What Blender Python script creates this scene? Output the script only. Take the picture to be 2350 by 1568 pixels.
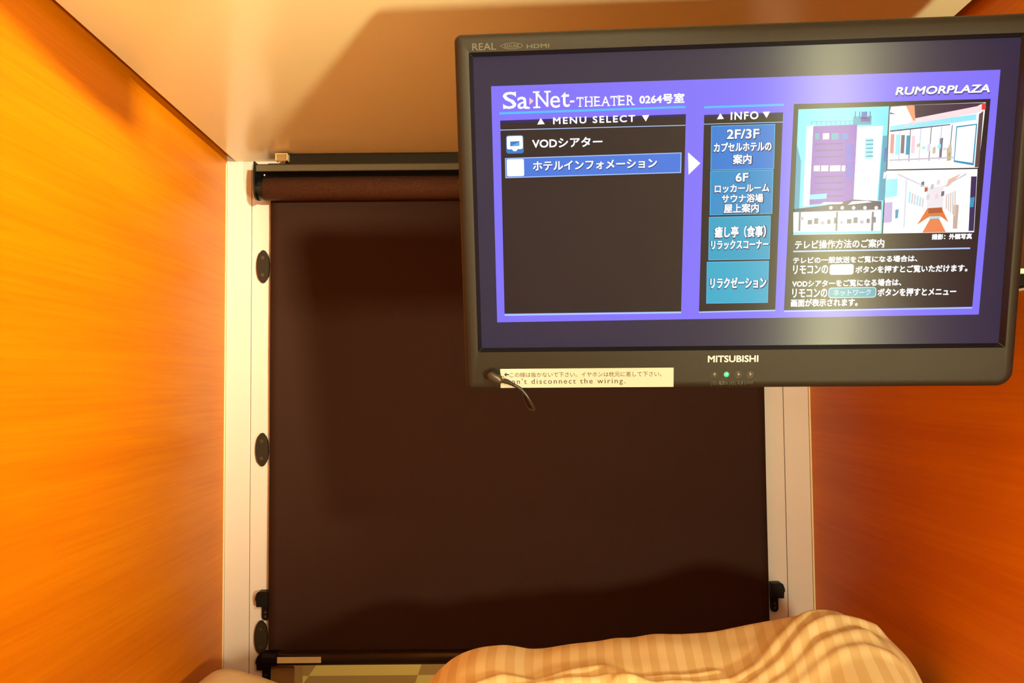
import bpy, bmesh, math
from mathutils import Vector, Matrix, noise

for _o in list(bpy.data.objects):
    bpy.data.objects.remove(_o)
SC = bpy.context.scene
COL = SC.collection

# ------------------------------------------------------------------ camera
F, CX, CY = 2000.0, 1175.0, 784.0
PITCH, ROLL, ZC = math.atan(101 / F), 0.0087, 0.70
view = Vector((0, math.cos(PITCH), math.sin(PITCH)))
r0 = Vector((1, 0, 0)); u0 = r0.cross(view)
RIGHT = r0 * math.cos(ROLL) - u0 * math.sin(ROLL)
UP = u0 * math.cos(ROLL) + r0 * math.sin(ROLL)
CAM = Matrix(((RIGHT.x, UP.x, -view.x, 0), (RIGHT.y, UP.y, -view.y, 0), (RIGHT.z, UP.z, -view.z, ZC), (0, 0, 0, 1)))
cam = bpy.data.objects.new('camera', bpy.data.cameras.new('camera'))
cam.data.sensor_width = 36.0
cam.data.lens = F / 2350 * 36
cam.data.clip_start = 0.01
cam.matrix_world = CAM
COL.objects.link(cam)
SC.camera = cam

# ------------------------------------------------------------------ light, exposure
SC.view_settings.view_transform = 'Standard'
SC.view_settings.look = 'None'
SC.view_settings.gamma = 1
SC.view_settings.use_curve_mapping = False
SC.view_settings.exposure = 0.0
w = bpy.data.worlds.new('World'); SC.world = w; w.use_nodes = True
w.node_tree.nodes['Background'].inputs[0].default_value = (1.0, .62, .30, 1)
w.node_tree.nodes['Background'].inputs[1].default_value = 0.02

def area(name, loc, target, sx, sy, power, color, spread=180):
    L = bpy.data.lights.new(name, 'AREA'); L.shape = 'RECTANGLE'; L.size = sx; L.size_y = sy
    L.energy = power; L.color = color; L.spread = math.radians(spread)
    o = bpy.data.objects.new(name, L); o.location = loc
    d = Vector(target) - Vector(loc)
    o.rotation_euler = d.to_track_quat('-Z', 'Y').to_euler()
    COL.objects.link(o)
    return o
WARM = (1.0, .96, .50)
area('reading_lamp_light', (0.455, -0.33, 1.105), (-0.48, 1.08, 0.97), 0.08, 0.06, 3.2, WARM, 40)
area('reading_lamp_fill', (0.455, -0.33, 1.09), (-0.10, 0.30, 0.25), 0.08, 0.06, 1.2, WARM, 180)  # wide fill added at the lamp to lift bed, duvet and ceiling
area('reading_lamp_bounce_fill', (0.445, -0.33, 1.08), (0.15, -0.05, 0.24), 0.08, 0.06, 3.0, WARM, 110)  # second fill added, aimed at the bed so its bounce brightens the ceiling
area('bedside_lamp_light', (0.478, -0.08, 0.50), (-0.25, 0.85, 1.12), 0.05, 0.08, 13.0, WARM, 165)
area('corridor_light', (0.55, 2.5, 1.6), (-0.1, 2.0, 0.0), 0.6, 0.6, 26.0, (1.0, .74, .36))

# ------------------------------------------------------------------ helpers
def ray(px, py):
    return (RIGHT * ((px - CX) / F) + UP * ((CY - py) / F) + view)
def at(px, py, Y):                     # the point of the sight line at depth Y
    d = ray(px, py); t = Y / d.y
    return Vector((d.x * t, Y, ZC + d.z * t))

def lin(c):
    def f(v):
        v /= 255.0
        return v / 12.92 if v <= .04045 else ((v + .055) / 1.055) ** 2.4
    return tuple(f(v) for v in c)

def mat(name, color, rough=.5, spec=.5, metal=0.0, emit=None, strength=1.0, coat=0.0, aniso=0.0):
    m = bpy.data.materials.new(name); m.use_nodes = True
    b = m.node_tree.nodes['Principled BSDF']
    b.inputs['Base Color'].default_value = (*color, 1)
    b.inputs['Roughness'].default_value = rough
    b.inputs['Specular IOR Level'].default_value = spec
    b.inputs['Metallic'].default_value = metal
    b.inputs['Coat Weight'].default_value = coat
    b.inputs['Anisotropic'].default_value = aniso
    if emit:
        b.inputs['Emission Color'].default_value = (*emit, 1)
        b.inputs['Emission Strength'].default_value = strength
    return m

def nodes(m):
    return m.node_tree.nodes, m.node_tree.links, m.node_tree.nodes['Principled BSDF']

def noise_mat(name, c1, c2, scale, stretch=(1, 1, 1), rough=.5, spec=.5, detail=4, bump=0.0, bscale=None, contrast=(.35, .65)):
    m = mat(name, c1, rough, spec)
    N, L, b = nodes(m)
    tc = N.new('ShaderNodeTexCoord'); mp = N.new('ShaderNodeMapping'); mp.inputs['Scale'].default_value = stretch
    nz = N.new('ShaderNodeTexNoise'); nz.inputs['Scale'].default_value = scale; nz.inputs['Detail'].default_value = detail
    rp = N.new('ShaderNodeValToRGB')
    rp.color_ramp.elements[0].position = contrast[0]; rp.color_ramp.elements[0].color = (*c1, 1)
    rp.color_ramp.elements[1].position = contrast[1]; rp.color_ramp.elements[1].color = (*c2, 1)
    L.new(tc.outputs['Object'], mp.inputs[0]); L.new(mp.outputs[0], nz.inputs['Vector'])
    L.new(nz.outputs['Fac'], rp.inputs[0]); L.new(rp.outputs[0], b.inputs['Base Color'])
    if bump:
        n2 = N.new('ShaderNodeTexNoise'); n2.inputs['Scale'].default_value = bscale or scale
        L.new(mp.outputs[0], n2.inputs['Vector'])
        bp = N.new('ShaderNodeBump'); bp.inputs['Strength'].default_value = bump; bp.inputs['Distance'].default_value = .001
        L.new(n2.outputs['Fac'], bp.inputs['Height']); L.new(bp.outputs[0], b.inputs['Normal'])
    return m

def wood_mat(name, light, dark):
    m = mat(name, light, .31, .09)
    N, L, b = nodes(m)
    tc = N.new('ShaderNodeTexCoord')
    def nz(scale, stretch, detail, dist):
        mp = N.new('ShaderNodeMapping'); mp.inputs['Scale'].default_value = stretch
        mp.inputs['Rotation'].default_value = (math.radians(2.0), 0, 0)
        n = N.new('ShaderNodeTexNoise'); n.inputs['Scale'].default_value = scale
        n.inputs['Detail'].default_value = detail; n.inputs['Distortion'].default_value = dist
        L.new(tc.outputs['Object'], mp.inputs[0]); L.new(mp.outputs[0], n.inputs['Vector'])
        return n.outputs['Fac']
    a = nz(1.0, (3, 1.3, 20), 3, .6)
    f = nz(1.0, (9, 5.0, 230), 4, .3)
    mx = N.new('ShaderNodeMath'); mx.operation = 'MULTIPLY_ADD'; mx.inputs[1].default_value = .45
    L.new(f, mx.inputs[0]); 
    m2 = N.new('ShaderNodeMath'); m2.operation = 'MULTIPLY'; m2.inputs[1].default_value = .55
    L.new(a, m2.inputs[0]); L.new(m2.outputs[0], mx.inputs[2])
    rp = N.new('ShaderNodeValToRGB')
    rp.color_ramp.elements[0].position = .36; rp.color_ramp.elements[0].color = (*dark, 1)
    rp.color_ramp.elements[1].position = .64; rp.color_ramp.elements[1].color = (*light, 1)
    L.new(mx.outputs[0], rp.inputs[0]); L.new(rp.outputs[0], b.inputs['Base Color'])
    return m

def link(name, me, material, parent=None, smooth=False, loc=None):
    o = bpy.data.objects.new(name, me); COL.objects.link(o)
    for mm in (material if isinstance(material, list) else [material]):
        me.materials.append(mm)
    if parent is not None: o.parent = parent
    if loc is not None: o.location = loc
    if smooth:
        for p in me.polygons: p.use_smooth = True
    return o
def build(name, bm, material, parent=None, smooth=False, loc=None, recalc=True):
    if recalc: bmesh.ops.recalc_face_normals(bm, faces=bm.faces)
    me = bpy.data.meshes.new(name); bm.to_mesh(me); bm.free()
    return link(name, me, material, parent, smooth, loc)

def tag(o, label, cat, group=None):
    o['label'] = label; o['category'] = cat
    if group: o['group'] = group
    return o
def struct(o):
    o['kind'] = 'structure'; return o
def empty(name, loc, label, cat, group=None):
    o = bpy.data.objects.new(name, None); o.empty_display_size = .02; COL.objects.link(o); o.location = loc
    return tag(o, label, cat, group)

def add_box(bm, lo, hi, bevel=0.0, seg=2):
    lo, hi = Vector(lo), Vector(hi)
    r = bmesh.ops.create_cube(bm, size=1.0)
    vs = r['verts']
    for v in vs:
        v.co = Vector((lo[i] + (v.co[i] + .5) * (hi[i] - lo[i]) for i in range(3)))
    if bevel:
        es = list({e for v in vs for e in v.link_edges})
        bmesh.ops.bevel(bm, geom=es, offset=bevel, segments=seg, affect='EDGES', profile=.5)
def box(name, lo, hi, m, parent=None, bevel=0.0, seg=2):
    bm = bmesh.new(); add_box(bm, lo, hi, bevel, seg)
    return build(name, bm, m, parent, smooth=False)

def add_prism(bm, pts, axis, a, b, bevel=0.0):
    """closed 2-D outline swept along an axis ('x','y','z') from a to b"""
    def P(p, t):
        return {'x': (t, p[0], p[1]), 'y': (p[0], t, p[1]), 'z': (p[0], p[1], t)}[axis]
    v0 = [bm.verts.new(P(p, a)) for p in pts]; v1 = [bm.verts.new(P(p, b)) for p in pts]
    n = len(pts)
    f0 = bm.faces.new(v0); f1 = bm.faces.new(v1[::-1])
    for i in range(n):
        bm.faces.new((v0[i], v1[i], v1[(i + 1) % n], v0[(i + 1) % n]))
    if bevel:
        bmesh.ops.bevel(bm, geom=list(f0.edges) + list(f1.edges), offset=bevel, segments=2, affect='EDGES')
def prism(name, pts, axis, a, b, m, parent=None, bevel=0.0, smooth=False):
    bm = bmesh.new(); add_prism(bm, pts, axis, a, b, bevel)
    return build(name, bm, m, parent, smooth)

def rrect(x0, y0, x1, y1, r, n=6):
    if not isinstance(r, (list, tuple)): r = [r] * 4       # order: lower left, lower right, upper right, upper left
    out = []
    for (cx, cy, a0, q) in ((x0 + r[0], y0 + r[0], 180, r[0]), (x1 - r[1], y0 + r[1], 270, r[1]), (x1 - r[2], y1 - r[2], 0, r[2]), (x0 + r[3], y1 - r[3], 90, r[3])):
        for k in range(n + 1):
            a = math.radians(a0 + 90 * k / n)
            out.append((cx + q * math.cos(a), cy + q * math.sin(a)))
    return out
def ellipse(cx, cy, rx, ry, n=32):
    return [(cx + rx * math.cos(2 * math.pi * k / n), cy + ry * math.sin(2 * math.pi * k / n)) for k in range(n)]

def smooth_path(pts, sub=8):
    P = [Vector(p) for p in pts]; out = []
    for i in range(len(P) - 1):
        a, b, c, d = P[max(i - 1, 0)], P[i], P[i + 1], P[min(i + 2, len(P) - 1)]
        for k in range(sub):
            t = k / sub
            out.append(.5 * ((2 * b) + (c - a) * t + (2 * a - 5 * b + 4 * c - d) * t * t + (3 * b - a - 3 * c + d) * t ** 3))
    out.append(P[-1]); return out
def add_tube(bm, path, rad, n=12, caps=True):
    path = [Vector(p) for p in path]; rings = []
    for i, p in enumerate(path):
        t = (path[min(i + 1, len(path) - 1)] - path[max(i - 1, 0)]).normalized()
        s = t.cross(Vector((0.13, .21, .97))).normalized(); u = s.cross(t)
        r = rad[i] if isinstance(rad, (list, tuple)) else rad
        rings.append([bm.verts.new(p + (s * math.cos(2 * math.pi * k / n) + u * math.sin(2 * math.pi * k / n)) * r) for k in range(n)])
    for a, b in zip(rings, rings[1:]):
        for k in range(n):
            bm.faces.new((a[k], a[(k + 1) % n], b[(k + 1) % n], b[k]))
    if caps:
        bm.faces.new(rings[0][::-1]); bm.faces.new(rings[-1])
def tube(name, path, rad, m, parent=None, n=12):
    bm = bmesh.new(); add_tube(bm, path, rad, n)
    return build(name, bm, m, parent, smooth=True)

def copy_tree(o, parent=None):
    c = o.copy(); COL.objects.link(c); c.parent = parent
    for ch in o.children: copy_tree(ch, c)
    return c

# ------------------------------------------------------------------ materials
M = {}
M['wood'] = wood_mat('orange_wood_veneer', (.70, .205, .002), (.60, .150, .0015))
M['ceiling'] = mat('cream_gloss_panel', (.89, .83, .61), .20, .5)
M['frame'] = mat('cream_coated_metal', (.74, .65, .72), .38, .6)
M['edge'] = mat('pale_edge_strip', (.86, .72, .52), .4, .5)
M['groove'] = mat('groove_shadow_tone', (.30, .22, .12), .6, .3)
M['fabric'] = noise_mat('brown_blind_fabric', (.027, .0088, .0070), (.036, .0118, .0090), 900, (1, 1, 1), .8, .25, 2, bump=.25, bscale=1400)
M['rollfab'] = noise_mat('brown_roll_fabric', (.048, .018, .012), (.085, .032, .020), 700, (.4, 1, 1), .7, .3, 3, bump=.3, bscale=900)
M['dark'] = mat('near_black_plastic', (.005, .004, .0045), .35, .4)
M['hook'] = mat('black_plastic', (.004, .003, .003), .5, .2)
M['plate'] = mat('dark_brown_plastic', (.022, .013, .009), .5, .3)
M['screw'] = mat('dull_screw_metal', (.10, .08, .065), .4, .5, metal=.8)
M['rail'] = mat('dark_bronze_metal', (.018, .012, .010), .32, .6)
M['strip'] = mat('grey_bronze_strip', (.095, .072, .048), .45, .5)
M['clip'] = mat('clear_plastic_clip', (.75, .52, .30), .25, .5)
M['paper'] = mat('white_paper_label', (.46, .44, .46), .7, .3)
M['paperdim'] = mat('cream_paper_label', (.72, .66, .45), .7, .3)
M['bezel'] = noise_mat('dark_grey_textured_plastic', (.0130, .0082, .0070), (.0160, .0102, .0086), 1500, (1, 1, 1), .5, .22, 2, bump=.2, bscale=2200)
M['lip'] = mat('black_gloss_lip', (.006, .005, .008), .25, .5)
M['silver'] = mat('silver_lettering', (.58, .51, .60), .4, .6)
M['faint'] = mat('faint_grey_lettering', (.050, .042, .034), .5, .5)
M['ink'] = mat('black_ink', (.02, .018, .015), .6, .3)
M['lens'] = mat('grey_indicator_lens', (.07, .06, .05), .2, .7)
M['green'] = mat('green_indicator_lens', (.02, .35, .16), .25, .6, emit=(.10, .95, .45), strength=.75)
M['sheet'] = noise_mat('cream_sheet_cotton', (.84, .73, .56), (.88, .77, .61), 60, (1, 1, 1), .85, .15, 3)
M['cable'] = mat('black_rubber_cable', (.012, .007, .006), .35, .5)
M['plug'] = mat('brown_black_plug', (.030, .018, .013), .35, .5)
M['brass'] = mat('brass_plug_collar', (.55, .36, .12), .35, .5, metal=.7)
M['bracket'] = mat('pinkish_painted_bracket', (.35, .22, .18), .5, .5)
M['whitebit'] = mat('white_plastic', (.75, .75, .68), .5, .5)
M['sill_shade'] = mat('brown_sill_and_jamb_shade', (.34, .19, .075), .5, .4)  # also serves as painted shade on the foot of the left jamb
M['deck'] = mat('brown_deck_board', (.30, .16, .06), .5, .4)

# corridor carpet: checker of two tile colours
def carpet():
    m = mat('corridor_carpet_tiles', (.4, .3, .1), .9, .1)
    N, L, b = nodes(m)
    tc = N.new('ShaderNodeTexCoord'); mp = N.new('ShaderNodeMapping')
    mp.inputs['Location'].default_value = (0.222, -0.03, 0)
    ck = N.new('ShaderNodeTexChecker'); ck.inputs['Scale'].default_value = 4.0
    ck.inputs['Color1'].default_value = (.60, .42, .13, 1); ck.inputs['Color2'].default_value = (.33, .19, .07, 1)
    L.new(tc.outputs['Object'], mp.inputs[0]); L.new(mp.outputs[0], ck.inputs['Vector']); L.new(ck.outputs[0], b.inputs['Base Color'])
    return m
M['carpet'] = carpet()

def stripe_mat():
    m = mat('cream_satin_stripe_cotton', (.8, .6, .3), .75, .2)
    N, L, b = nodes(m)
    at_ = N.new('ShaderNodeUVMap'); sp = N.new('ShaderNodeSeparateXYZ')
    L.new(at_.outputs[0], sp.inputs[0])
    s = N.new('ShaderNodeMath'); s.operation = 'MULTIPLY'; s.inputs[1].default_value = 2 * math.pi / .0215
    L.new(sp.outputs[0], s.inputs[0])
    sn = N.new('ShaderNodeMath'); sn.operation = 'SINE'; L.new(s.outputs[0], sn.inputs[0])
    rp = N.new('ShaderNodeValToRGB')
    mr = N.new('ShaderNodeMapRange'); mr.inputs['From Min'].default_value = -1; mr.inputs['From Max'].default_value = 1
    L.new(sn.outputs[0], mr.inputs['Value']); L.new(mr.outputs[0], rp.inputs[0])
    rp.color_ramp.elements[0].position = .40; rp.color_ramp.elements[0].color = (.74, .555, .31, 1)
    rp.color_ramp.elements[1].position = .60; rp.color_ramp.elements[1].color = (.84, .69, .45, 1)
    L.new(rp.outputs[0], b.inputs['Base Color'])
    return m
M['stripe'] = stripe_mat()

# ------------------------------------------------------------------ the shell of the sleeping capsule
D = 1.50                                # depth of the entrance frame
XL = at(517, 900, D).x                  # left wall
XR = at(1859, 1000, D).x                # right wall
ZF = 0.13                               # deck
YB = -0.75                              # head end
TILT = 0.026
zfar = at(1175, 366, D).z               # ceiling height at the entrance
def zc(y): return zfar + (D - y) * TILT

struct(box('wall_left', (XL - .03, YB, 0), (XL, D, 1.30), M['wood']))
struct(box('wall_right', (XR, YB, 0), (XR + .03, D, 1.30), M['wood']))
struct(box('wall_back', (XL, YB - .03, 0), (XR, YB, 1.30), M['ceiling']))
struct(box('floor', (XL, YB, 0), (XR, D + .03, ZF), M['deck']))
GAP = .016
struct(prism('added_shadow_duct', [(YB, zc(YB) - .0002), (YB, zc(YB) - .040), (.45, zc(.45) - .040), (.64, zc(.64) - .058), (.64, zc(.64) - .0002)], 'x', -.22, -.17, M['ceiling']))  # unseen duct, added only to throw shade on the upper left wall
bm = bmesh.new()
add_prism(bm, [(YB, zc(YB)), (D + .02, zc(D + .02)), (D + .02, zc(D) + .03), (YB, zc(YB) + .03)], 'x', XL + GAP, XR - .013)
struct(build('ceiling', bm, M['ceiling']))
struct(box('ceiling_void_panel', (XL - .03, YB, 1.18), (XR + .03, D + .03, 1.20), M['wood']))

# entrance jambs: outer strip, thin groove, inner strip; a pale edge strip against the wood
def jamb(name, xs, zt):
    """xs: wall, edge strip, groove, inner edge (x positions from the wall inward)"""
    xw, xe, xg, xi = xs; s = 1 if xi > xw else -1
    o = box(name, (min(xw, xi), D, ZF), (max(xw, xi), D + .05, zt), M['frame'])
    struct(o)
    e = box('edge_strip', (min(xw, xe), D - .006, ZF), (max(xw, xe), D - .0002, zt), M['edge'], o)
    a = box('outer_strip', (min(xe + s * .0004, xg - s * .0008), D - .004, ZF), (max(xe + s * .0004, xg - s * .0008), D - .0003, zt), M['frame'], o, bevel=.0006)
    b = box('inner_strip', (min(xg + s * .0004, xi), D - .0045, ZF), (max(xg + s * .0004, xi), D - .0003, zt), M['frame'], o, bevel=.0006)
    return o
ztop = at(560, 377, D).z
xgl = at(577, 900, D).x; xil = at(676, 1550, D).x
jamb('trim_1', (XL, XL + .002, xgl, xil), ztop)
xgr = at(1801, 1150, D).x; xir = at(1700, 1150, D).x
jamb('trim_2', (XR, XR - .0025, xgr, xir), ztop)
struct(box('trim_3', (XL, D, ztop), (XR, D + .05, 1.20), M['frame']))
struct(box('corridor_floor', (-1.2, D + .05, -.02), (1.2, 4.0, 0.04), M['carpet']))
struct(box('trim_4', (XL, D + .002, ZF - .12), (XR, D + .049, ZF), M['sill_shade']))
struct(box('jamb_shade_board', (at(621, 1550, D).x, D - .0062, ZF), (xil + .0016, D + .0512, at(650, 1527, D).z), M['sill_shade'], bevel=.0008))  # board added over the jamb foot, its brown stands for shade

# ------------------------------------------------------------------ roller blind
BY = 1.484                              # plane of the hanging cloth
pTL = at(622, 470, BY); pTR = at(1752, 880, BY); pBL = at(619, 1500, BY)
blind = empty('roller_blind', (0, D - .006, at(1175, 366, D).z), 'dark brown roller blind pulled down over the capsule entrance behind the television', 'blind')
def child(o, p):                        # keep world coordinates of a mesh built in world space
    o.parent = p; o.matrix_parent_inverse = Matrix.Translation(-p.location); return o
z1 = at(1175, 365, 1.46).z
xL0 = at(587, 400, 1.455).x; xR0 = at(1792, 400, 1.455).x
zt = at(1175, 372, 1.445).z; zs = at(1175, 389, 1.445).z
R0 = .0198
zroll = at(1175, 429, 1.466).z
# head rail: channel with a grey front strip
hr = prism('head_rail', [(1.445, zs), (1.445, zt), (1.495, zt), (1.495, zs - .02), (1.492, zs - .02), (1.492, zs)], 'x', xL0 + .003, xR0 - .003, M['rail'])
child(hr, blind)
fs = prism('front_strip', [(1.4435, zs + .0006), (1.4435, zt - .002), (1.4449, zt - .002), (1.4449, zs + .0006)], 'x', xL0 + .004, xR0 - .004, M['strip']); child(fs, blind)
for k, (xa, s) in enumerate(((xL0, 1), (xR0, -1))):
    zb = at(600, 456, 1.445).z
    pts = [(1.495, zt + .004), (1.441, zt + .004), (1.438, zs), (1.438, zroll + .004), (1.441, zroll - .012), (1.448, zb + .003), (1.455, zb), (1.462, zb), (1.480, zroll - .017), (1.495, zroll)]
    ec = prism('end_cap', pts, 'x', xa, xa + s * .0030, M['dark'], bevel=.0006); child(ec, blind)
    cp = prism('roll_cap', [(1.466 + (R0 - .001) * math.cos(t * math.pi / 16), zroll + (R0 - .001) * math.sin(t * math.pi / 16)) for t in range(32)], 'x', xa + s * .0031, xa + s * .0125, M['dark'], bevel=.001, smooth=False); child(cp, ec)
bm = bmesh.new(); bmesh.ops.create_uvsphere(bm, u_segments=12, v_segments=8, radius=.0016)
pin = build('locking_pin', bm, M['silver'], smooth=True, loc=at(607, 402, 1.4445)); child(pin, blind)
roll = prism('fabric_roll', [(1.466 + R0 * math.cos(t * math.pi / 24), zroll + R0 * math.sin(t * math.pi / 24)) for t in range(48)], 'x', xL0 + .0127, xR0 - .0127, M['rollfab'], smooth=True); child(roll, blind)
# hanging cloth, with very slight waviness
back = prism('gap_shade_bar', rrect(1.452, zt + .0003, 1.495, zc(1.48) - .0004, .001, 2), 'x', at(656, 366, 1.455).x, xR0 - .004, M['dark']); child(back, blind)  # dark bar added in place of the shaded gap under the ceiling
zb0 = at(1175, 1501, BY).z
bm = bmesh.new(); nx, nz_ = 60, 60; g = []
zt0 = zroll
for j in range(nz_ + 1):
    row = []
    for i in range(nx + 1):
        u, v = i / nx, j / nz_
        x = pTL.x + (pTR.x - pTL.x) * u
        z = zt0 + (zb0 - .004 - zt0) * v
        y = BY - .0022 + .0012 * math.sin(u * 9 + 1) * math.sin(v * 3.1) + .0006 * math.sin(v * 14 + u * 5)
        row.append(bm.verts.new((x, y, z)))
    g.append(row)
for j in range(nz_):
    for i in range(nx):
        bm.faces.new((g[j][i], g[j][i + 1], g[j + 1][i + 1], g[j + 1][i]))
cl = build('blind_cloth', bm, M['fabric'], smooth=True); child(cl, blind)
md = cl.modifiers.new('solid', 'SOLIDIFY'); md.thickness = .0006
# bottom rail
zr0, zr1 = at(1175, 1523, 1.468).z, at(1175, 1494, 1.468).z
xa, xb = at(603, 1515, 1.462).x, at(1772, 1515, 1.462).x
prof = rrect(1.461, zr0, 1.488, zr1, .007, 6)
br = prism('bottom_rail', prof, 'x', xa, xb, M['rail'], bevel=.0008, smooth=False); child(br, blind)
for p in br.data.polygons: p.use_smooth = len(p.vertices) == 4
bc = prism('rail_end_cap', rrect(1.4595, zr0 - .001, 1.4885, zr1 + .001, .008, 6), 'x', xa - .001, xa + .022, M['hook'], bevel=.001); child(bc, br)
s0, s1 = at(634, 1511, 1.455), at(735, 1526, 1.455)
zs0, zs1 = at(685, 1525, 1.4545).z, at(685, 1511, 1.4545).z
lb = box('paper_label', (s0.x, 1.4603, zs0), (s1.x, 1.4609, zs1), M['paperdim']); child(lb, br)
# clear mounting clip under the ceiling
c0, c1 = at(633, 369.5, 1.44), at(661, 353, 1.44)
bm = bmesh.new()
add_box(bm, (c0.x, 1.436, c0.z), (c0.x + .0018, 1.4505, c1.z), .0004)
add_box(bm, (c1.x - .0018, 1.436, c0.z), (c1.x, 1.4505, c1.z), .0004)
add_box(bm, (c0.x + .0018, 1.436, c1.z - .0018), (c1.x - .0018, 1.4505, c1.z), .0004)
clp = child(build('mounting_clip', bm, M['clip']), blind)
clp2 = box('clip_tongue', (c0.x + .0018, 1.440, c0.z), (c1.x - .0018, 1.443, c1.z - .0018), M['sill_shade']); child(clp2, clp)

# ------------------------------------------------------------------ plates and hooks on the jambs
def oval_plate(px, py0, py1, label):
    c = at(px, (py0 + py1) / 2, D - .006); h = (at(px, py0, D).z - at(px, py1, D).z) / 2; wd = .0108
    root = empty('oval_plate', (c.x, D - .0045, c.z), label, 'plate', 'oval plates on the left jamb')
    bm = bmesh.new(); add_prism(bm, ellipse(0, 0, wd, h, 40), 'y', 0, -.007, bevel=.0022)
    build('cover', bm, M['plate'], root)
    for s in (1, -1):
        bm = bmesh.new(); add_prism(bm, ellipse(0, s * h * .52, .0032, .0032, 16), 'y', -.0070, -.0082, bevel=.0005)
        build('screw_head', bm, M['screw'], root)
    return root
op = oval_plate(605, 575, 650, 'dark brown oval plate on the left jamb, topmost of three, below the blind roll')
for py0, py1, lab in ((994, 1070, 'dark brown oval plate halfway down the left jamb, middle one of three'),
                      (1423, 1502, 'dark brown oval plate low on the left jamb, directly above the rail end')):
    c = copy_tree(op); c.location = (op.location.x, op.location.y, at(605, (py0 + py1) / 2, D - .006).z); c['label'] = lab

def rail_hook(px, py, s, label):
    """black hook: hooded head with a step, narrow tab below with two screws; s = side the hood leans to"""
    c = at(px, py, D - .01)
    root = empty('rail_hook', (c.x, D - .0045, c.z), label, 'hook', 'black rail hooks on the jambs')
    hood = [(.0098, .0205), (.0098, -.0042), (-.0098, -.0042), (-.0098, .0062), (-.0119, .0070), (-.0116, .0100), (-.0105, .0145), (-.0088, .0190), (-.0060, .0210), (.0030, .0212)]
    tab = [(-.0036, -.0041), (.0095, -.0041), (.0095, -.022), (.0088, -.026), (.006, -.0287), (.0025, -.0295), (-.001, -.0287), (-.0033, -.026), (-.0036, -.022)]
    hood = [(x * s, z) for x, z in hood]; tab = [(x * s, z) for x, z in tab]
    bm = bmesh.new(); add_prism(bm, hood, 'y', 0, -.018, bevel=.0005); build('hood', bm, M['hook'], root)
    bm = bmesh.new(); add_prism(bm, tab, 'y', 0, -.006, bevel=.0006); build('tab', bm, M['hook'], root)
    for z in (-.0155, -.0225):
        bm = bmesh.new(); add_prism(bm, ellipse(.0026 * s, z, .0021, .0021, 14), 'y', -.0060, -.0075, bevel=.0005); build('screw_head', bm, M['screw'], root)
    return root
rail_hook(606, 1384, 1, 'black plastic rail hook on the left jamb above the lowest oval plate')
h2 = rail_hook(607, 1528, 1, 'black plastic rail hook at the left end of the bottom rail')
rail_hook(1781, 1364, -1, 'black plastic rail hook on the right jamb above the striped duvet')

# ------------------------------------------------------------------ television
ea = (0.17500256, -0.0785, 0.01026875)
TVM = CAM @ Matrix.Translation((0.20573107, 0.12837904, -0.79571891)) @ (Matrix.Rotation(ea[2], 4, 'Z') @ Matrix.Rotation(ea[1], 4, 'Y') @ Matrix.Rotation(ea[0], 4, 'X'))
TVI = TVM.inverted()
def S(px, py, z=0.0):                   # photo measure -> point on the screen plane, in the television's own frame
    o = TVI @ Vector((0, 0, ZC)); d = TVI.to_3x3() @ ray(px, py)
    t = (z - o.z) / d.z
    return (o.x + d.x * t, o.y + d.y * t)
tv = empty('television', (0, 0, 0), 'dark grey flat television with lit blue menu screen hanging before the blind', 'television')
tv.matrix_world = TVM
W2, H2 = .4774 / 2, .2686 / 2
ox0 = S(1041, 300)[0] - .0; oy1 = S(1500, 62)[1]; oy0 = S(1500, 891)[1]; ox1 = S(2324, 800)[0] + .002
ox0 = (S(1041, 120)[0] + S(1069, 860)[0]) / 2
def loop(bm, pts, z): return [bm.verts.new((p[0], p[1], z)) for p in pts]
def bridge(bm, a, b):
    n = len(a)
    for i in range(n): bm.faces.new((a[i], a[(i + 1) % n], b[(i + 1) % n], b[i]))
bm = bmesh.new(); nn = 8; ZB = .006
rr = [.006, .015, .012, .007]
def outl(d): return rrect(ox0 + d, oy0 + d, ox1 - d * 1.2, oy1 - d, [max(q - d, .001) for q in rr], nn)
prev = None
for d, z in ((.004, -.030), (.0005, -.022), (0, -.006), (.0006, .0005), (.0022, .0040), (.0048, .0058), (.008, ZB)):
    cur = loop(bm, outl(d), z)
    if prev: bridge(bm, prev, cur)
    else: bm.faces.new(cur[::-1])
    prev = cur
LP = .0032
inner = loop(bm, rrect(-W2 - LP, -H2 - LP, W2 + LP, H2 + LP, .001, nn), ZB); bridge(bm, prev, inner)
i2 = loop(bm, rrect(-W2 - LP, -H2 - LP, W2 + LP, H2 + LP, .001, nn), ZB - .001); bridge(bm, inner, i2)
fr = build('front_frame', bm, M['bezel'], tv, smooth=True)
fr.modifiers.new('wn', 'WEIGHTED_NORMAL')
bm = bmesh.new()
a = loop(bm, rrect(-W2 - LP, -H2 - LP, W2 + LP, H2 + LP, .001, nn), ZB - .0004)
b = loop(bm, rrect(-W2, -H2, W2, H2, .0008, nn), .0002); bridge(bm, a, b)
c = loop(bm, rrect(-W2, -H2, W2, H2, .0008, nn), -.002); bridge(bm, b, c)
build('screen_surround', bm, M['lip'], tv)
bm = bmesh.new(); add_box(bm, (ox0 + .03, oy0 + .03, -.062), (ox1 - .03, oy1 - .03, -.0301), .012, 4)
build('back_cover', bm, M['bezel'], tv)

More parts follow.
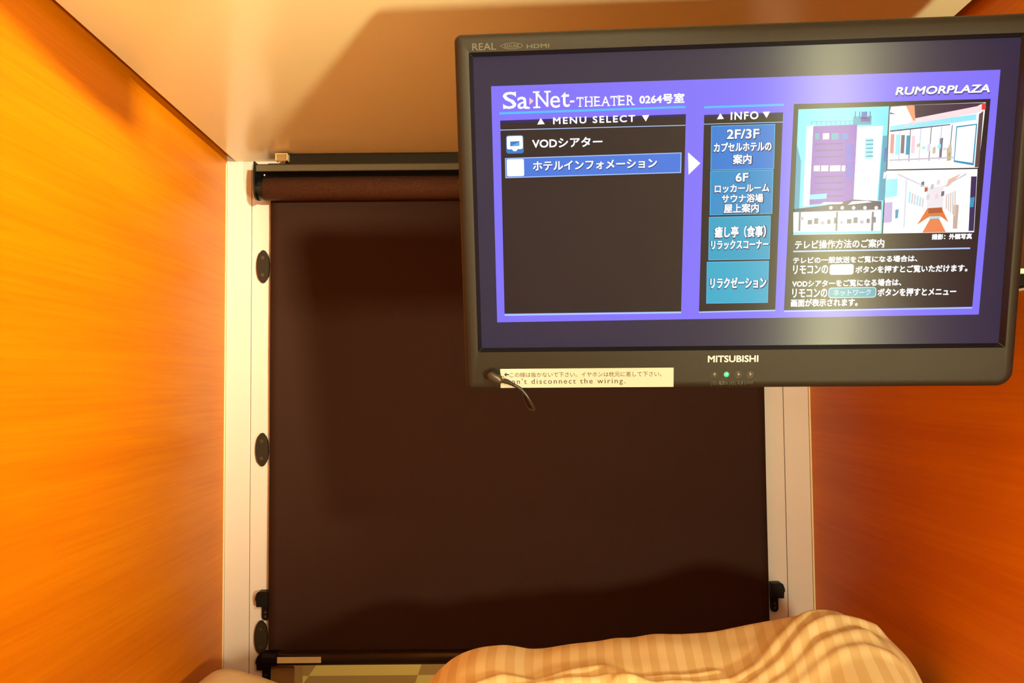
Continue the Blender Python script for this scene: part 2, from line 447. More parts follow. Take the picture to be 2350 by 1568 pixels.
GL = dict(rough=.30, spec=.9)
EM = {}
def emi(c, k=1.0):
    key = (c, k)
    if key not in EM:
        EM[key] = mat('lit_screen_tone', (.003, .003, .004), .42, .42, emit=lin(c), strength=k, aniso=1.0)
        N, L, b_ = nodes(EM[key])
        tn = N.new('ShaderNodeTangent'); tn.direction_type = 'UV_MAP'
        L.new(tn.outputs[0], b_.inputs['Tangent'])
    return EM[key]
screen = None
bm = bmesh.new(); add_prism(bm, [(-W2, -H2), (W2, -H2), (W2, H2), (-W2, H2)], 'z', -.0015, 0)
screen = build('screen', bm, emi((28, 31, 66)), tv)
def flat_uv(o):                         # U runs up the screen: the brushed gloss of the panel follows it
    l = o.data.uv_layers.new(name='UVMap')
    for lp in o.data.loops:
        c = o.data.vertices[lp.vertex_index].co; l.data[lp.index].uv = (c.y * 4 + .5, c.x * 4 + .5)
flat_uv(screen)
screen['label'] = 'glossy dark screen panel'

class Layered:                          # one mesh of flat lit areas, each with its own tone
    def __init__(self): self.bm = bmesh.new(); self.mats = []
    def mi(self, m):
        if m not in self.mats: self.mats.append(m)
        return self.mats.index(m)
    def poly(self, pts, m, lv):
        f = self.bm.faces.new([self.bm.verts.new((p[0], p[1], lv * .00012)) for p in pts]); f.material_index = self.mi(m)
        if f.normal.z < 0 or True:
            f.normal_update()
            if f.normal.z < 0: f.normal_flip()
    def quad(self, P, m, lv): self.poly([S(*p) for p in P], m, lv)
    def rect(self, x0, y0, x1, y1, m, lv, r=0):   # rectangle given by its upper left and lower right in photo measure
        a, b_ = S(x0, y0), S(x1, y1)
        self.poly(rrect(a[0], b_[1], b_[0], a[1], r, 5) if r else [(a[0], b_[1]), (b_[0], b_[1]), (b_[0], a[1]), (a[0], a[1])], m, lv)
    def text(self, s, x0, y0, x1, y1, m, lv, bold=0.0, shear=0.0, frame=None, serif=False, space=1.0):
        vs, fs = glyphs(s, 0.0, space, shear)
        if not vs: return
        if frame is None: a, b_ = S(x0, y1), S(x1, y0)
        else: a, b_ = frame
        overprint(self.bm, vs, fs, a, b_, lv * .00012, self.mi(m), bold)
    def done(self, name, parent):
        return build(name, self.bm, self.mats, parent, recalc=False)
_cache = {}
def glyphs(s, bold=0.0, space=1.0, shear=0.0):
    key = (s, bold, space, shear)
    if key in _cache: return _cache[key]
    c = bpy.data.curves.new('lettering', 'FONT'); c.body = s; c.size = 1; c.offset = bold; c.resolution_u = 3; c.space_character = space; c.shear = shear
    o = bpy.data.objects.new('lettering', c); COL.objects.link(o)
    dg = bpy.context.evaluated_depsgraph_get(); dg.update()
    me = bpy.data.meshes.new_from_object(o.evaluated_get(dg))
    r = ([(v.co.x, v.co.y) for v in me.vertices], [tuple(p.vertices) for p in me.polygons])
    bpy.data.objects.remove(o); bpy.data.curves.remove(c); bpy.data.meshes.remove(me)
    _cache[key] = r
    return r
def overprint(bm, vs, fs, a, b_, z, mi, bold):
    k = bold * (b_[1] - a[1]) * 1.1
    n = 0 if bold <= 0 else (4 if bold < .03 else 8)
    if n == 0: fit(bm, vs, fs, a, b_, z, mi)
    for q in range(n):
        dx, dy = k * math.cos(2 * math.pi * (q + .5) / n), k * math.sin(2 * math.pi * (q + .5) / n)
        fit(bm, vs, fs, (a[0] + dx, a[1] + dy), (b_[0] + dx, b_[1] + dy), z + q * 2e-6, mi)
def fit(bm, vs, fs, a, b_, z, mi):
    x0, x1 = min(v[0] for v in vs), max(v[0] for v in vs); y0, y1 = min(v[1] for v in vs), max(v[1] for v in vs)
    V = [bm.verts.new((a[0] + (v[0] - x0) / (x1 - x0) * (b_[0] - a[0]), a[1] + (v[1] - y0) / max(y1 - y0, 1e-6) * (b_[1] - a[1]), z)) for v in vs]
    for f in fs:
        try:
            q = bm.faces.new([V[i] for i in f]); q.material_index = mi; q.normal_update()
            if q.normal.z < 0: q.normal_flip()
        except ValueError: pass

# ---- the menu picture
U = Layered()
PUR = emi((124, 112, 250)); WHT = emi((255, 255, 255), 1.25); BLK = emi((16, 12, 32)); CYN = emi((70, 190, 250)); PALE = emi((170, 200, 255))
NAVY = emi((10, 8, 90))
U.quad([(1127, 198), (2296, 160), (2246, 722), (1141, 740)], PUR, 1)
U.quad([(1146, 263), (1573, 248), (1573, 243), (1146, 258)], CYN, 2)
U.quad([(1148, 277), (1574, 262), (1563, 715), (1158, 720)], BLK, 2)
U.quad([(1148, 277), (1574, 262), (1574, 268), (1148, 284)], NAVY, 3)
U.quad([(1148, 299.6), (1573, 288.6), (1573, 286.8), (1148, 297.8)], PALE, 3)
U.quad([(1158, 725), (1563, 719), (1563, 715), (1158, 721)], PALE, 3)
U.poly([S(1233, 286), S(1250, 285), S(1241, 271)], WHT, 4)
U.poly([S(1473, 265), S(1490, 264), S(1482, 279)], WHT, 4)
U.text('MENU SELECT', 1270, 264.5, 1457, 285, WHT, 4, bold=.035, space=1.25)
# icons
BL1 = emi((40, 120, 200)); BL2 = emi((58, 118, 222)); BL3 = emi((90, 170, 235))
U.rect(1161, 311, 1202, 352, BL1, 3, .0022); U.rect(1163, 313, 1200, 342, WHT, 4, .0015)
U.quad([(1171, 325), (1192, 324), (1192, 335), (1171, 336)], BL1, 5); U.quad([(1173, 335), (1191, 326), (1191, 334), (1173, 335)], BL3, 6)
U.quad([(1175, 342), (1188, 342), (1185, 347), (1178, 347)], WHT, 4)
U.text('VODシアター', 1222, 314, 1382, 340, WHT, 4, bold=.028)
U.quad([(1159, 363), (1564, 350), (1563, 397), (1160, 409)], PALE, 3); U.quad([(1161, 365), (1562, 352), (1561, 395), (1162, 407)], BL2, 4)
U.rect(1163, 366, 1203, 404, WHT, 5, .0012)
U.text('ホテルインフォメーション', 1225, 366, 1508, 394, emi((20, 50, 130)), 5, bold=.03)
U.text('ホテルインフォメーション', 1224, 364, 1507, 392, WHT, 6, bold=.028)
U.poly([S(1579, 350), S(1580, 401), S(1607, 375)], WHT, 3)
# info column
U.quad([(1616, 249), (1799, 243), (1799, 238), (1616, 244)], CYN, 2)
U.quad([(1616, 264), (1797, 258), (1779, 712), (1604, 716)], BLK, 2)
U.quad([(1616, 264), (1797, 258), (1797, 262), (1616, 269)], NAVY, 3)
U.quad([(1615, 286), (1797, 281), (1797, 279.5), (1615, 284.5)], PALE, 3)
U.quad([(1604, 718), (1779, 714), (1779, 711), (1604, 715)], PALE, 3)
U.poly([S(1645, 274), S(1661, 273), S(1653, 260)], WHT, 4); U.poly([S(1750, 257), S(1767, 256), S(1759, 271)], WHT, 4)
U.text('INFO', 1677, 256, 1740, 275, WHT, 4, bold=.035, space=1.2)
DKT = emi((12, 40, 90))
for (x0, y0, x1, y1), c1, rows in (((1632, 288, 1776, 389), (22, 122, 214), (('2F/3F', 1668, 296, 1742, 319), ('カプセルホテルの', 1638, 325, 1770, 349), ('案内', 1682, 354, 1724, 377))),
        ((1630, 392, 1772, 492), (14, 140, 205), (('6F', 1688, 397, 1717, 417), ('ロッカールーム', 1640, 422, 1765, 443), ('サウナ浴場', 1656, 445, 1751, 466), ('屋上案内', 1661, 467, 1741, 489))),
        ((1627, 497, 1766, 596), (18, 160, 200), (('癒し亭（食事）', 1640, 518, 1757, 546), ('リラックスコーナー', 1632, 550, 1763, 573))),
        ((1622, 600, 1762, 696), (24, 168, 205), (('リラクゼーション', 1630, 636, 1758, 662),))):
    m = emi(c1)
    U.rect(x0, y0 + 1, x1, y1 - 1, emi((70, 185, 235)), 3); U.rect(x0 + 1.5, y0 + 2.5, x1 - 1.5, y1 - 2.5, m, 4)
    for s, a0, b0, a1, b1 in rows:
        U.text(s, a0 - 1, b0, a1 + 2, b1 + 2, DKT, 5, bold=.05); U.text(s, a0, b0, a1, b1, WHT, 6, bold=.028)
# title
def serif_title():
    W_ = WHT
    U.text('S', 1155, 211, 1184, 250, W_, 3, bold=.012)
    U.quad([(1180, 211), (1184, 211), (1184, 223), (1180, 219)], W_, 3); U.quad([(1155, 238), (1158, 243), (1159, 250), (1155, 250)], W_, 3)
    U.text('a', 1188, 222, 1211, 250, W_, 3, bold=.012); U.quad([(1208, 246), (1216, 246), (1216, 249.5), (1208, 250)], W_, 3)
    U.poly([S(1215, 224), S(1215, 241), S(1225, 232)], emi((255, 190, 205), 1.1), 5)
    U.text('N', 1230, 211, 1258, 246, W_, 3, bold=.002)
    for q in ((1223, 210, 1238, 213), (1224, 245, 1240, 248), (1249, 209, 1264, 212)): U.rect(*q, W_, 3)
    U.text('e', 1263, 220, 1285, 248, W_, 3, bold=.004)
    U.text('t', 1288, 211, 1307, 246, W_, 3, bold=.004)
    U.rect(1308, 231, 1318, 235, W_, 3)
    n = 0; xs = [1323, 1342, 1363, 1380, 1401, 1418, 1438]; we = [17, 19, 15, 20, 17, 17, 18]
    for ch, x0_, w_ in zip('THEATER', xs, we):
        dy = (x0_ - 1323) * -.033
        U.text(ch, x0_ + 1, 223 + dy, x0_ + w_ - 1.5, 245 + dy, W_, 3, bold=-.006)
        feet = {'T': [(w_ / 2 - 4, 1), (-.5, 2)], 'H': [(-.5, 1), (w_ - 8, 1), (-.5, 0), (w_ - 8, 0)], 'E': [(-.5, 1), (-.5, 0)], 'A': [(-2, 1), (w_ - 6, 1)], 'R': [(-.5, 1), (w_ - 6, 1), (-.5, 0)]}[ch]
        for fx, b_ in feet:
            if b_ == 2:
                U.rect(x0_, 223 + dy, x0_ + 1.6, 229 + dy, W_, 3); U.rect(x0_ + w_ - 2.5, 223 + dy, x0_ + w_ - 1, 229 + dy, W_, 3); continue
            yy = (243.6 if b_ else 222.6) + dy
            U.rect(x0_ + fx, yy, x0_ + fx + 7, yy + 1.6, W_, 3)
serif_title()
U.text('0264号室', 1468, 214, 1570, 239, WHT, 3, bold=.03)
U.text('RUMORPLAZA', 2056, 197, 2272, 221, emi((70, 60, 150)), 3, bold=.06, shear=.15)
U.text('RUMORPLAZA', 2055, 194, 2271, 218, WHT, 4, bold=.04, shear=.15)
# right hand panel
U.quad([(1822, 239), (2273, 227), (2231, 704), (1799, 712)], BLK, 2)
U.quad([(1799, 716), (2231, 708), (2231, 705), (1799, 713)], PALE, 3)
# picture of a building front
SKY = emi((110, 225, 250)); BRK = emi((122, 60, 190)); WW = emi((250, 253, 255), 1.1); TEAL = emi((30, 150, 190)); DKB = emi((40, 30, 90)); PINK = emi((250, 205, 225)); DUSK = emi((90, 50, 150)); GRY = emi((110, 110, 130)); PB = emi((150, 235, 255))
U.quad([(1832, 251), (2040, 244), (2023, 536), (1820, 539)], SKY, 3)
U.quad([(1828, 330), (1838, 370), (1834, 480), (1822, 480)], TEAL, 4)
U.quad([(1851, 290), (1867, 288), (1857, 474), (1842, 474)], WW, 4)
U.quad([(1866, 290), (1967, 286), (1958, 462), (1857, 470)], BRK, 5)
U.quad([(1967, 291), (2026, 289), (2012, 462), (1958, 462)], WW, 4)
U.quad([(1985, 318), (2005, 317), (2001, 365), (1983, 365)], PB, 5)
for k in range(5): U.rect(1987, 321 + 9 * k, 2003, 324 + 9 * k, TEAL, 6)
for k in range(9): U.rect(1862 + 11 * k, 279, 1863 + 11 * k, 287, TEAL, 4)
U.quad([(1862, 279), (1960, 277), (1960, 278), (1862, 280)], TEAL, 4)
U.quad([(1958, 268), (2000, 266), (1999, 286), (1957, 287)], TEAL, 4); U.quad([(1977, 257), (1990, 256), (1989, 272), (1976, 273)], emi((40, 90, 190)), 5)
for xx in (1962, 1972, 1996): U.rect(xx, 256, xx + 1, 270, DKB, 5)
U.rect(1975, 270, 1996, 279, DUSK, 5)
for k, (xx, ww) in enumerate(((1870, 9), (1888, 14), (1908, 16), (1930, 16))): U.rect(xx, 306, xx + ww, 320, (TEAL, PINK, TEAL, emi((60, 110, 210)))[k], 6)
for k, (xx, ww) in enumerate(((1867, 14), (1884, 16), (1904, 24), (1931, 8))): U.rect(xx, 380, xx + ww, 393, PINK, 6)
for yy in (332, 350, 372, 392): U.rect(1942, yy, 1958, yy + 15, emi((84, 70, 210)), 6)
for yy in (330, 345, 360, 405, 420, 435, 450): U.rect(1870, yy, 1935, yy + 1, DUSK, 6)
U.quad([(2026, 312), (2037, 311), (2030, 460), (2015, 460)], TEAL, 4); U.quad([(2030, 340), (2035, 340), (2031, 372), (2028, 372)], emi((30, 90, 200)), 5); U.quad([(2028, 395), (2034, 395), (2031, 410), (2026, 410)], WW, 5)
U.quad([(1858, 447), (1897, 444), (1896, 456), (1857, 458)], SKY, 7)
U.quad([(1822, 480), (1890, 472), (1960, 458), (2022, 462), (2022, 482), (1821, 488)], DKB, 7)
U.quad([(1880, 470), (1930, 468), (1935, 464), (1890, 464)], WW, 8); U.quad([(1945, 470), (2000, 464), (1990, 461), (1955, 462)], WW, 8)
for k in range(5): U.poly([(S(1906 + 26 * k, 477)[0] + .0016 * math.cos(t * math.pi / 5), S(1906 + 26 * k, 477)[1] + .0016 * math.sin(t * math.pi / 5)) for t in range(10)], WW, 9)
U.quad([(1820, 487), (2021, 480), (2020, 536), (1820, 539)], WW, 7)
for k in range(12):
    xx = 1838 + 15 * k
    U.rect(xx, 498 + (k * 7) % 11, xx + 5 + (k * 5) % 6, 505 + (k * 7) % 11 + (k * 3) % 9, GRY if k % 3 else emi((170, 160, 190)), 8)
for xx in (1833, 1918, 2000): U.rect(xx, 486, xx + 3, 530, GRY, 8)
U.quad([(1820, 533), (2020, 530), (2020, 535), (1820, 538)], SKY, 8)
# picture of a glazed entrance
U.quad([(2042, 243), (2262, 235), (2245, 385), (2036, 389)], WW, 3)
U.quad([(2042, 243), (2258, 236), (2240, 245), (2100, 285), (2098, 262), (2042, 262)], emi((60, 40, 70)), 4)
U.quad([(2044, 245), (2094, 242), (2099, 275), (2042, 258)], WW, 5); U.quad([(2078, 243), (2098, 242), (2100, 278), (2094, 276)], emi((240, 160, 120)), 6)
U.quad([(2098, 272), (2262, 240), (2258, 256), (2070, 292)], emi((250, 225, 230)), 5); U.quad([(2252, 238), (2262, 236), (2261, 252), (2252, 252)], emi((230, 60, 60)), 6)
U.quad([(2042, 290), (2240, 262), (2240, 275), (2042, 302)], PB, 5); U.quad([(2042, 300), (2180, 285), (2180, 287), (2042, 303)], DKB, 6)
for k in range(5): U.rect(2044 + 12 * k, 308 + k, 2050 + 12 * k, 352 + 3 * (k % 2), (emi((220, 150, 150)), PB, GRY, TEAL, PINK)[k], 5)
U.quad([(2156, 318), (2164, 316), (2160, 362), (2154, 362)], GRY, 5); U.quad([(2172, 340), (2184, 338), (2182, 368), (2172, 370)], emi((200, 190, 140)), 5)
U.quad([(2194, 290), (2242, 284), (2234, 380), (2188, 372)], TEAL, 5); U.quad([(2196, 293), (2239, 287), (2231, 374), (2190, 368)], WW, 6)
U.quad([(2246, 262), (2256, 255), (2246, 384), (2236, 384)], emi((90, 70, 75)), 6)
# picture of a long corridor
U.quad([(2034, 392), (2243, 388), (2235, 533), (2026, 536)], WW, 3)
ORG = emi((228, 120, 60)); BRN = emi((175, 85, 50))
U.quad([(2034, 412), (2060, 410), (2058, 450), (2030, 455)], PB, 4); U.quad([(2030, 465), (2048, 464), (2046, 510), (2027, 512)], emi((190, 170, 225)), 4); U.quad([(2054, 482), (2062, 480), (2060, 500), (2054, 502)], TEAL, 5)
U.quad([(2128, 478), (2160, 476), (2176, 510), (2160, 498), (2128, 500), (2104, 516)], ORG, 4); U.quad([(2130, 478), (2162, 476), (2162, 488), (2130, 490)], BRN, 5)
U.quad([(2134, 502), (2154, 501), (2170, 533), (2116, 534)], emi((236, 130, 80)), 5); U.quad([(2130, 497), (2158, 496), (2156, 502), (2132, 503)], PB, 5)
for k, (xx, yy, c_) in enumerate(((2114, 418, GRY), (2122, 430, BRN), (2136, 424, emi((200, 190, 215))), (2150, 414, PINK), (2160, 440, GRY), (2146, 446, PINK), (2126, 448, emi((215, 210, 225))))): U.quad([(xx, yy), (xx + 7, yy - 2), (xx + 6, yy + 9), (xx - 1, yy + 11)], c_, 4)
U.quad([(2176, 412), (2206, 398), (2178, 426), (2170, 430)], emi((240, 190, 160)), 4)
U.quad([(2188, 470), (2200, 470), (2196, 525), (2186, 525)], emi((200, 175, 160)), 4); U.quad([(2228, 405), (2241, 405), (2234, 530), (2222, 530)], DKB, 5); U.quad([(2226, 454), (2236, 452), (2233, 475), (2224, 476)], TEAL, 6)
# finer marks inside the two bright pictures
for k in range(6): U.quad([(2064 + 24 * k, 300 - 2.6 * k), (2066 + 24 * k, 300 - 2.6 * k), (2063 + 23 * k, 372 - k), (2061 + 23 * k, 372 - k)], GRY if k % 2 else emi((190, 205, 225)), 5)
U.quad([(2040, 366), (2188, 360), (2187, 363), (2040, 370)], emi((200, 190, 205)), 6)
for k in range(7): U.quad([(2104 + 12 * k, 330 + (k * 7) % 13), (2111 + 12 * k, 329 + (k * 7) % 13), (2110 + 12 * k, 337 + (k * 5) % 17), (2103 + 12 * k, 338 + (k * 5) % 17)], (emi((215, 190, 170)), PB, emi((225, 215, 235)))[k % 3], 6)
U.quad([(2060, 398), (2128, 430), (2128, 432), (2058, 401)], emi((205, 200, 215)), 5); U.quad([(2216, 398), (2164, 428), (2164, 430), (2218, 401)], emi((205, 200, 215)), 5)
U.quad([(2126, 430), (2165, 428), (2164, 476), (2127, 478)], emi((236, 232, 238)), 3.5); U.quad([(2078, 408), (2082, 410), (2076, 520), (2072, 524)], emi((214, 220, 230)), 5)
for k in range(6): U.quad([(2086 + 6 * k, 440 + 3 * k), (2090 + 6 * k, 440 + 3 * k), (2088 + 6 * k, 466 + 2 * k), (2084 + 6 * k, 466 + 2 * k)], (PB, emi((222, 205, 200)), emi((205, 215, 235)))[k % 3], 5)
for k in range(5): U.quad([(2170 + 5 * k, 446 - 2 * k), (2173 + 5 * k, 446 - 2 * k), (2172 + 5 * k, 480 + 4 * k), (2169 + 5 * k, 480 + 4 * k)], (emi((225, 200, 180)), emi((210, 205, 220)))[k % 2], 5)
# text below the pictures
U.text('撮影：外観写真', 2138, 536, 2230, 550, WHT, 4, bold=.04)
U.text('テレビ操作方法のご案内', 1824, 548.5, 2029, 571.5, WHT, 4, bold=.026)
U.quad([(1820, 579), (2226, 571.5), (2226, 568), (1820, 575.5)], PALE, 4)
U.text('テレビの一般放送をご覧になる場合は、', 1820, 586, 2105, 605, WHT, 4, bold=.030)
U.text('リモコンの', 1820, 608, 1900, 629, WHT, 4, bold=.026)
U.rect(1904, 607, 1958, 630, WHT, 4, .0022)
U.text('ボタンを押すとご覧いただけます。', 1963, 607, 2220, 627, WHT, 4, bold=.030)
U.text('VODシアターをご覧になる場合は、', 1818, 640, 2068, 659, WHT, 4, bold=.030)
U.text('リモコンの', 1818, 662, 1898, 683, WHT, 4, bold=.026)
U.rect(1901, 660, 2010, 683, PALE, 4, .0028); U.rect(1903, 662, 2008, 681, emi((20, 150, 170)), 5, .0022)
U.text('ネットワーク', 1912, 664, 1998, 679, PALE, 6, bold=.032)
U.text('ボタンを押すとメニュー', 2014, 660, 2194, 680, WHT, 4, bold=.030)
U.text('画面が表示されます。', 1815, 685, 1968, 704, WHT, 4, bold=.032)
pic = U.done('menu_picture', screen)
flat_uv(pic)
pic['label'] = 'lit blue and violet hotel menu with white writing'

# ---- writing, lights and sticker on the frame
def tv_text(name, items, m, parent, z):
    bm_ = bmesh.new()
    for it in items:
        s, x0, y0, x1, y1 = it[:5]; kw = it[5] if len(it) > 5 else {}
        vs, fs = glyphs(s, 0.0, kw.get('space', 1), kw.get('shear', 0))
        overprint(bm_, vs, fs, S(x0, y1, z), S(x1, y0, z), z, 0, kw.get('bold', 0))
    return build(name, bm_, m, parent, recalc=False)
zf = ZB + .00012
tv_text('maker_lettering', [('MITSUBISHI', 1625, 816, 1740, 831.5, dict(bold=.035))], M['silver'], tv, zf)
logo = tv_text('corner_lettering', [('REAL', 1084, 98, 1138, 116, dict(bold=.02)), ('REALINK', 1158, 101, 1192, 110, {}), ('HDMI', 1209, 100, 1260, 111, dict(bold=.02))], M['faint'], tv, zf)
bm = bmesh.new()
a_ = [S(1147, 106, zf), S(1160, 99.5, zf), S(1180, 97.5, zf), S(1198, 101, zf), S(1200, 105, zf), S(1196, 109, zf), S(1180, 113, zf), S(1160, 112, zf)]
cc = (sum(p[0] for p in a_) / 8, sum(p[1] for p in a_) / 8)
ol = [bm.verts.new((p[0], p[1], zf)) for p in a_]; il = [bm.verts.new((cc[0] + (p[0] - cc[0]) * .93, cc[1] + (p[1] - cc[1]) * .84, zf)) for p in a_]
bridge(bm, ol, il); build('logo_outline', bm, M['faint'], logo)
tv_text('indicator_lettering', [('| ⏻ | 電源入 | ⏻ | スタンバイ', 1632, 874, 1728, 885, {})], M['faint'], tv, zf)
for k, px in enumerate((1639, 1667, 1694, 1721)):
    cx_, cy_ = S(px, 859.5, ZB)
    bm = bmesh.new()
    prev = None
    for r_, z_ in ((.0032, .0001), (.0032, .0003), (.0026, .0003)):
        cur = [bm.verts.new((r_ * math.cos(t * math.pi / 12), r_ * math.sin(t * math.pi / 12), z_)) for t in range(24)]
        if prev: bridge(bm, prev, cur)
        prev = cur
    ring = build('indicator_light', bm, M['lip'], tv, loc=(cx_, cy_, ZB))
    bm = bmesh.new(); bmesh.ops.create_uvsphere(bm, u_segments=16, v_segments=8, radius=.0024)
    for v in bm.verts: v.co.z *= .5
    ln = build('lens', bm, M['green'] if k == 1 else M['lens'], ring, smooth=True)
    if k == 1: ring['label'] = 'glowing green indicator light'
    else: ring['label'] = 'unlit grey indicator light'
# sticker
zk = ZB + .0003
a, b_ = S(1149, 890.5, zk), S(1546, 844, zk)
bm = bmesh.new(); add_prism(bm, [(a[0], a[1]), (b_[0], a[1]), (b_[0], b_[1]), (a[0], b_[1])], 'z', ZB + .00005, zk)
stk = build('notice_sticker', bm, M['paper'], tv); stk['label'] = 'white paper strip with printed black notice'
zi = zk + .0001
tv_text('printed_notice', [('この線は抜かないで下さい。イヤホンは枕元に差して下さい。', 1170, 852.5, 1518, 866.5, {}),
    ("Don't disconnect the wiring.", 1158, 867.5, 1435, 885.5, dict(space=1.25))], M['ink'], stk, zi)
bm = bmesh.new()
bm.faces.new([bm.verts.new((*S(x_, y_, zi), zi)) for x_, y_ in ((1157, 860), (1162, 855), (1162, 858.6), (1168, 858.6), (1168, 861.4), (1162, 861.4), (1162, 865))])
build('printed_arrow', bm, M['ink'], stk)
# socket recess
cx_, cy_ = S(1132, 860, ZB)
bm = bmesh.new(); add_prism(bm, ellipse(cx_, cy_, .0072, .0070, 28), 'z', ZB - .0005, ZB + .0008, bevel=.0004); add_prism(bm, ellipse(cx_, cy_, .0050, .0048, 24), 'z', ZB + .0008, ZB + .0016)
build('earphone_socket', bm, M['dark'], tv)

# ------------------------------------------------------------------ earphone cable plugged into the television
def T(px, py, z): return TVM @ Vector((*S(px, py, z), z))
cable = empty('audio_cable', T(1132, 862, .008), 'short black audio cable plugged in at the lower left of the television', 'cable')
def in_cable(o): return child(o, cable)
p0, p1 = T(1128, 862, .012), T(1157, 875, .0125)
in_cable(tube('plug', smooth_path([T(1130, 862, .0078), T(1127, 862, .0115), T(1131, 864.5, .0125), T(1140, 869, .0125), T(1152, 874, .012)], 5), [.0035, .0037, .0039, .0041, .0043, .0044] + [.0046] * 10 + [.0046, .0045, .0042, .0038, .0034], M['plug']))
bm = bmesh.new(); add_tube(bm, [T(1150, 867, .0128), T(1156, 868, .0128)], .0016, 10); in_cable(build('collar', bm, M['brass'], smooth=True))
ribs = smooth_path([T(1152, 873.5, .0118), T(1166, 877, .0112), T(1180, 884, .0108)], 14)
in_cable(tube('strain_relief', ribs, [(.0030 if (i // 2) % 2 == 0 else .0021) * (1 - .012 * i) for i in range(len(ribs))], M['cable']))
in_cable(tube('cord', smooth_path([T(1179, 883.5, .0108), T(1192, 891, .0105), T(1204, 902, .010), T(1215, 918, .009), T(1225, 937, .006), T(1223, 942, .001), T(1216, 937, -.006), T(1205, 915, -.020), T(1200, 880, -.036)], 8), .00165, M['cable']))

# ------------------------------------------------------------------ wall bracket that carries the television
br_ = empty('television_bracket', (XR, .90, at(2345, 640, .9).z), 'metal swivel bracket on the right wall behind the television edge', 'bracket')
wx = XR
zb_ = at(2345, 645, .865).z
def inb(o): return child(o, br_)
inb(box('wall_plate', (wx - .006, .835, at(2345, 664, .86).z), (wx - .0002, .93, at(2345, 560, .86).z), M['bracket'], bevel=.001))
inb(box('plate_rim', (wx - .010, .833, at(2345, 666, .86).z), (wx - .0002, .935, at(2345, 662, .86).z), M['whitebit'], bevel=.001))
inb(box('arm', (.24, .888, zb_ - .006), (wx - .0062, .912, zb_ + .010), M['hook'], bevel=.002))
inb(box('arm_cap', (wx - .018, .840, zb_ + .0045), (wx - .0062, .875, zb_ + .0095), M['whitebit'], bevel=.001))
inb(box('arm_pivot', (wx - .020, .842, zb_ - .0075), (wx - .0062, .885, zb_ + .004), M['hook'], bevel=.002))
pv = TVM @ Vector((0.02, -.02, -.064))
inb(tube('mount_joint', [TVM @ Vector((0.0, -.03, -.076)), Vector((.25, .905, zb_ + .002))], .012, M['hook'], n=16))

# ------------------------------------------------------------------ mattress and duvet
def smoothstep(a, b, t):
    t = min(max((t - a) / (b - a), 0), 1); return t * t * (3 - 2 * t)
def interp(tab, x):
    if x <= tab[0][0]: return tab[0][1]
    for (a, u), (b, v) in zip(tab, tab[1:]):
        if x <= b:
            t = (x - a) / (b - a); return u + (v - u) * t
    return tab[-1][1]

mx0, mx1, my0 = XL + .004, XR - .004, YB + .01
ztopm = [(-.50, .274), (-.45, .281), (-.42, .281), (-.38, .275), (-.34, .266), (-.30, .255), (-.2, .234), (.5, .228)]
bm = bmesh.new(); nx, ny = 90, 120; g = []
for j in range(ny + 1):
    row = []
    for i in range(nx + 1):
        u, v = i / nx, j / ny
        x = mx0 + (mx1 - mx0) * u
        yfar = 1.372 - .10 * smoothstep(-.5, -.1, x)
        y = my0 + (yfar - my0) * v
        dl, dr, df = (x - mx0), (mx1 - x), (yfar - y)
        def edge(d, r):
            if d >= r: return 0
            return 1 - math.sqrt(max(0, 1 - ((r - d) / r) ** 2))
        z = interp(ztopm, x) - .06 * edge(dl, .06) - .05 * edge(dr, .04) - .06 * edge(df, .045)
        z += .0012 * noise.noise((x * 9, y * 9, 0))
        row.append(bm.verts.new((x, y, z)))
    g.append(row)
for j in range(ny):
    for i in range(nx): bm.faces.new((g[j][i], g[j][i + 1], g[j + 1][i + 1], g[j + 1][i]))
rim = [g[0][i] for i in range(nx)] + [g[j][nx] for j in range(ny)] + [g[ny][i] for i in range(nx, 0, -1)] + [g[j][0] for j in range(ny, 0, -1)]
low = [bm.verts.new((v.co.x, v.co.y, ZF + .0005)) for v in rim]
for i in range(len(rim)): bm.faces.new((rim[i], low[i], low[(i + 1) % len(rim)], rim[(i + 1) % len(rim)]))
bm.faces.new(low)
tag(build('mattress', bm, M['sheet'], smooth=True), 'cream sheeted mattress with rounded corner at the lower left by the wood wall', 'mattress')

YCR = 1.08
sil = [(960, 1600), (985, 1566), (1010, 1538), (1035, 1516), (1062, 1500), (1100, 1488), (1160, 1482), (1200, 1487), (1220, 1490), (1260, 1485), (1310, 1478), (1380, 1474), (1415, 1466), (1445, 1468), (1500, 1458), (1560, 1461),
       (1640, 1457), (1700, 1445), (1760, 1432), (1820, 1418), (1862, 1411), (1900, 1416), (1940, 1423), (1985, 1437), (2025, 1456), (2050, 1480), (2075, 1515), (2100, 1600)]
crest = [(at(a, b, YCR).x, at(a, b, YCR).z) for a, b in sil]
folds = []                              # (points on the cloth, height, width)
def fold(pts, h, wd):
    P = []
    for a, b in pts:                    # where the sight line meets a level sheet at 0.41
        d = ray(a, b); t = (.402 - ZC) / d.z; P.append((d.x * t, d.y * t))
    folds.append((P, h, wd))
fold([(1050, 1562), (1120, 1537), (1200, 1518), (1300, 1510), (1400, 1514), (1470, 1530), (1530, 1550)], .008, .010)
fold([(1060, 1514), (1150, 1502), (1230, 1506), (1300, 1496), (1380, 1492)], .005, .009)
fold([(1420, 1522), (1500, 1526), (1600, 1527), (1680, 1524), (1740, 1505), (1800, 1472), (1850, 1448), (1930, 1434)], .008, .010)
fold([(1560, 1553), (1640, 1548), (1720, 1535), (1790, 1508), (1850, 1474), (1930, 1450), (2010, 1446)], .009, .010)
fold([(1500, 1572), (1620, 1568), (1720, 1556), (1800, 1530), (1880, 1494), (1990, 1466)], .006, .010)
fold([(1390, 1508), (1480, 1512), (1560, 1512), (1640, 1505)], .004, .008)
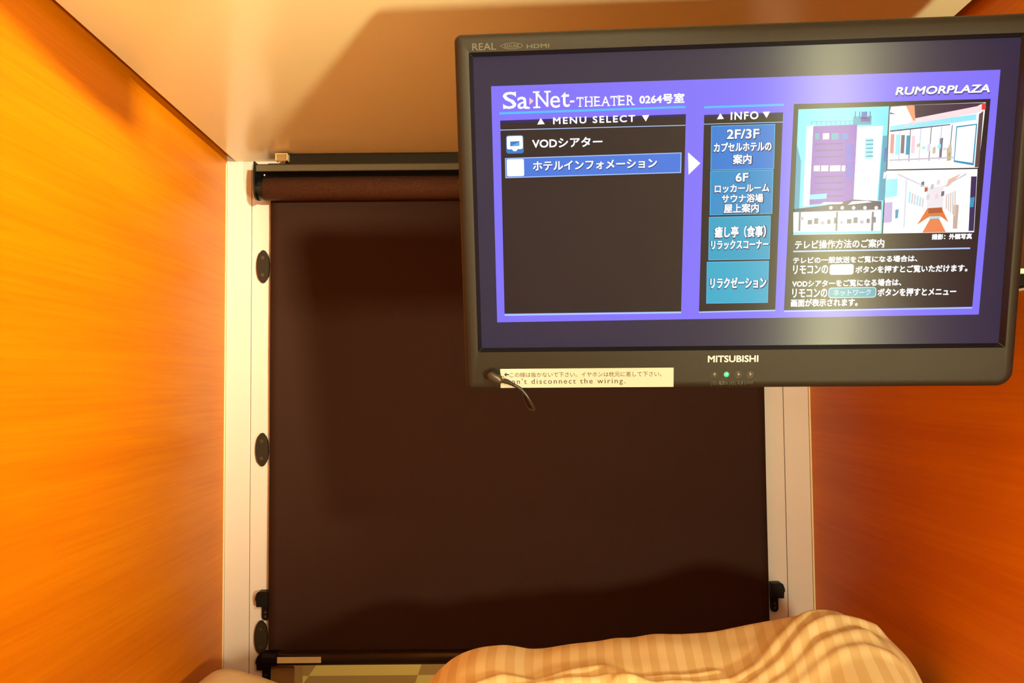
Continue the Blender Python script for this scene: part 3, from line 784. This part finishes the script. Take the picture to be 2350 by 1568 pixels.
fold([(1690, 1580), (1800, 1556), (1880, 1520), (1990, 1490), (2050, 1490)], .004, .010)
fold([(1280, 1576), (1360, 1556), (1440, 1548), (1500, 1556), (1560, 1566)], .006, .010)
fold([(1180, 1556), (1300, 1540), (1400, 1538), (1460, 1546)], .004, .008)
def seg_d(p, a, b):
    ax, ay = a; bx, by = b; dx, dy = bx - ax, by - ay
    t = max(0, min(1, ((p[0] - ax) * dx + (p[1] - ay) * dy) / (dx * dx + dy * dy + 1e-12)))
    return math.hypot(p[0] - ax - t * dx, p[1] - ay - t * dy)
xs0, xs1, ys0, ys1 = -.20, XR - .012, .40, 1.215
bm = bmesh.new(); nx, ny = 220, 200; g = []
uvl = bm.loops.layers.uv.new('UVMap')
for j in range(ny + 1):
    row = []
    v = j / ny
    y = ys0 + (ys1 - ys0) * v
    for i in range(nx + 1):
        u = i / nx
        x = xs0 + (xs1 - xs0) * u
        base = interp(ztopm, x) + .004
        # the right flank draws in towards the sleeper
        shift = .085 * smoothstep(1.06, .80, y) * smoothstep(.30, .46, x)
        zc_ = sum(interp(crest, x + shift + k * .006) * q for k, q in ((-2, .1), (-1, .2), (0, .4), (1, .2), (2, .1)))
        zc_ = max(zc_, .06)
        far = smoothstep(YCR, ys1, y)
        z = zc_ * (1 - far) + (base - .01) * far if y > YCR else zc_ - .022 * smoothstep(YCR, .85, y)
        for P, h, wd in folds:
            dmin = min(seg_d((x, y), P[k], P[k + 1]) for k in range(len(P) - 1))
            if dmin < wd * 3: z += h * math.exp(-(dmin / wd) ** 2) * (1 - far)
        z += (.0022 * noise.noise((x * 14, y * 22, 1.3)) + .003 * noise.noise((x * 5, y * 8, 4.1))) * (1 - far)
        z = max(z, base + .009)
        row.append(bm.verts.new((x, y, z)))
    g.append(row)
for j in range(ny):
    for i in range(nx):
        f = bm.faces.new((g[j][i], g[j][i + 1], g[j + 1][i + 1], g[j + 1][i]))
        for lp, (a, b) in zip(f.loops, ((i, j), (i + 1, j), (i + 1, j + 1), (i, j + 1))):
            q = g[b][a].co
            lp[uvl].uv = (q.x * (1 - .7 * (1 - smoothstep(.28, .46, q.x)) * (q.y - 1.08) / 1.08) - .012 * noise.noise((q.x * 4, q.y * 6, 7)), q.y)
dv = tag(build('duvet', bm, M['stripe'], smooth=True), 'rumpled cream and tan striped duvet bunched at the foot of the bed', 'duvet')
md = dv.modifiers.new('solid', 'SOLIDIFY'); md.thickness = .006; md.offset = -1
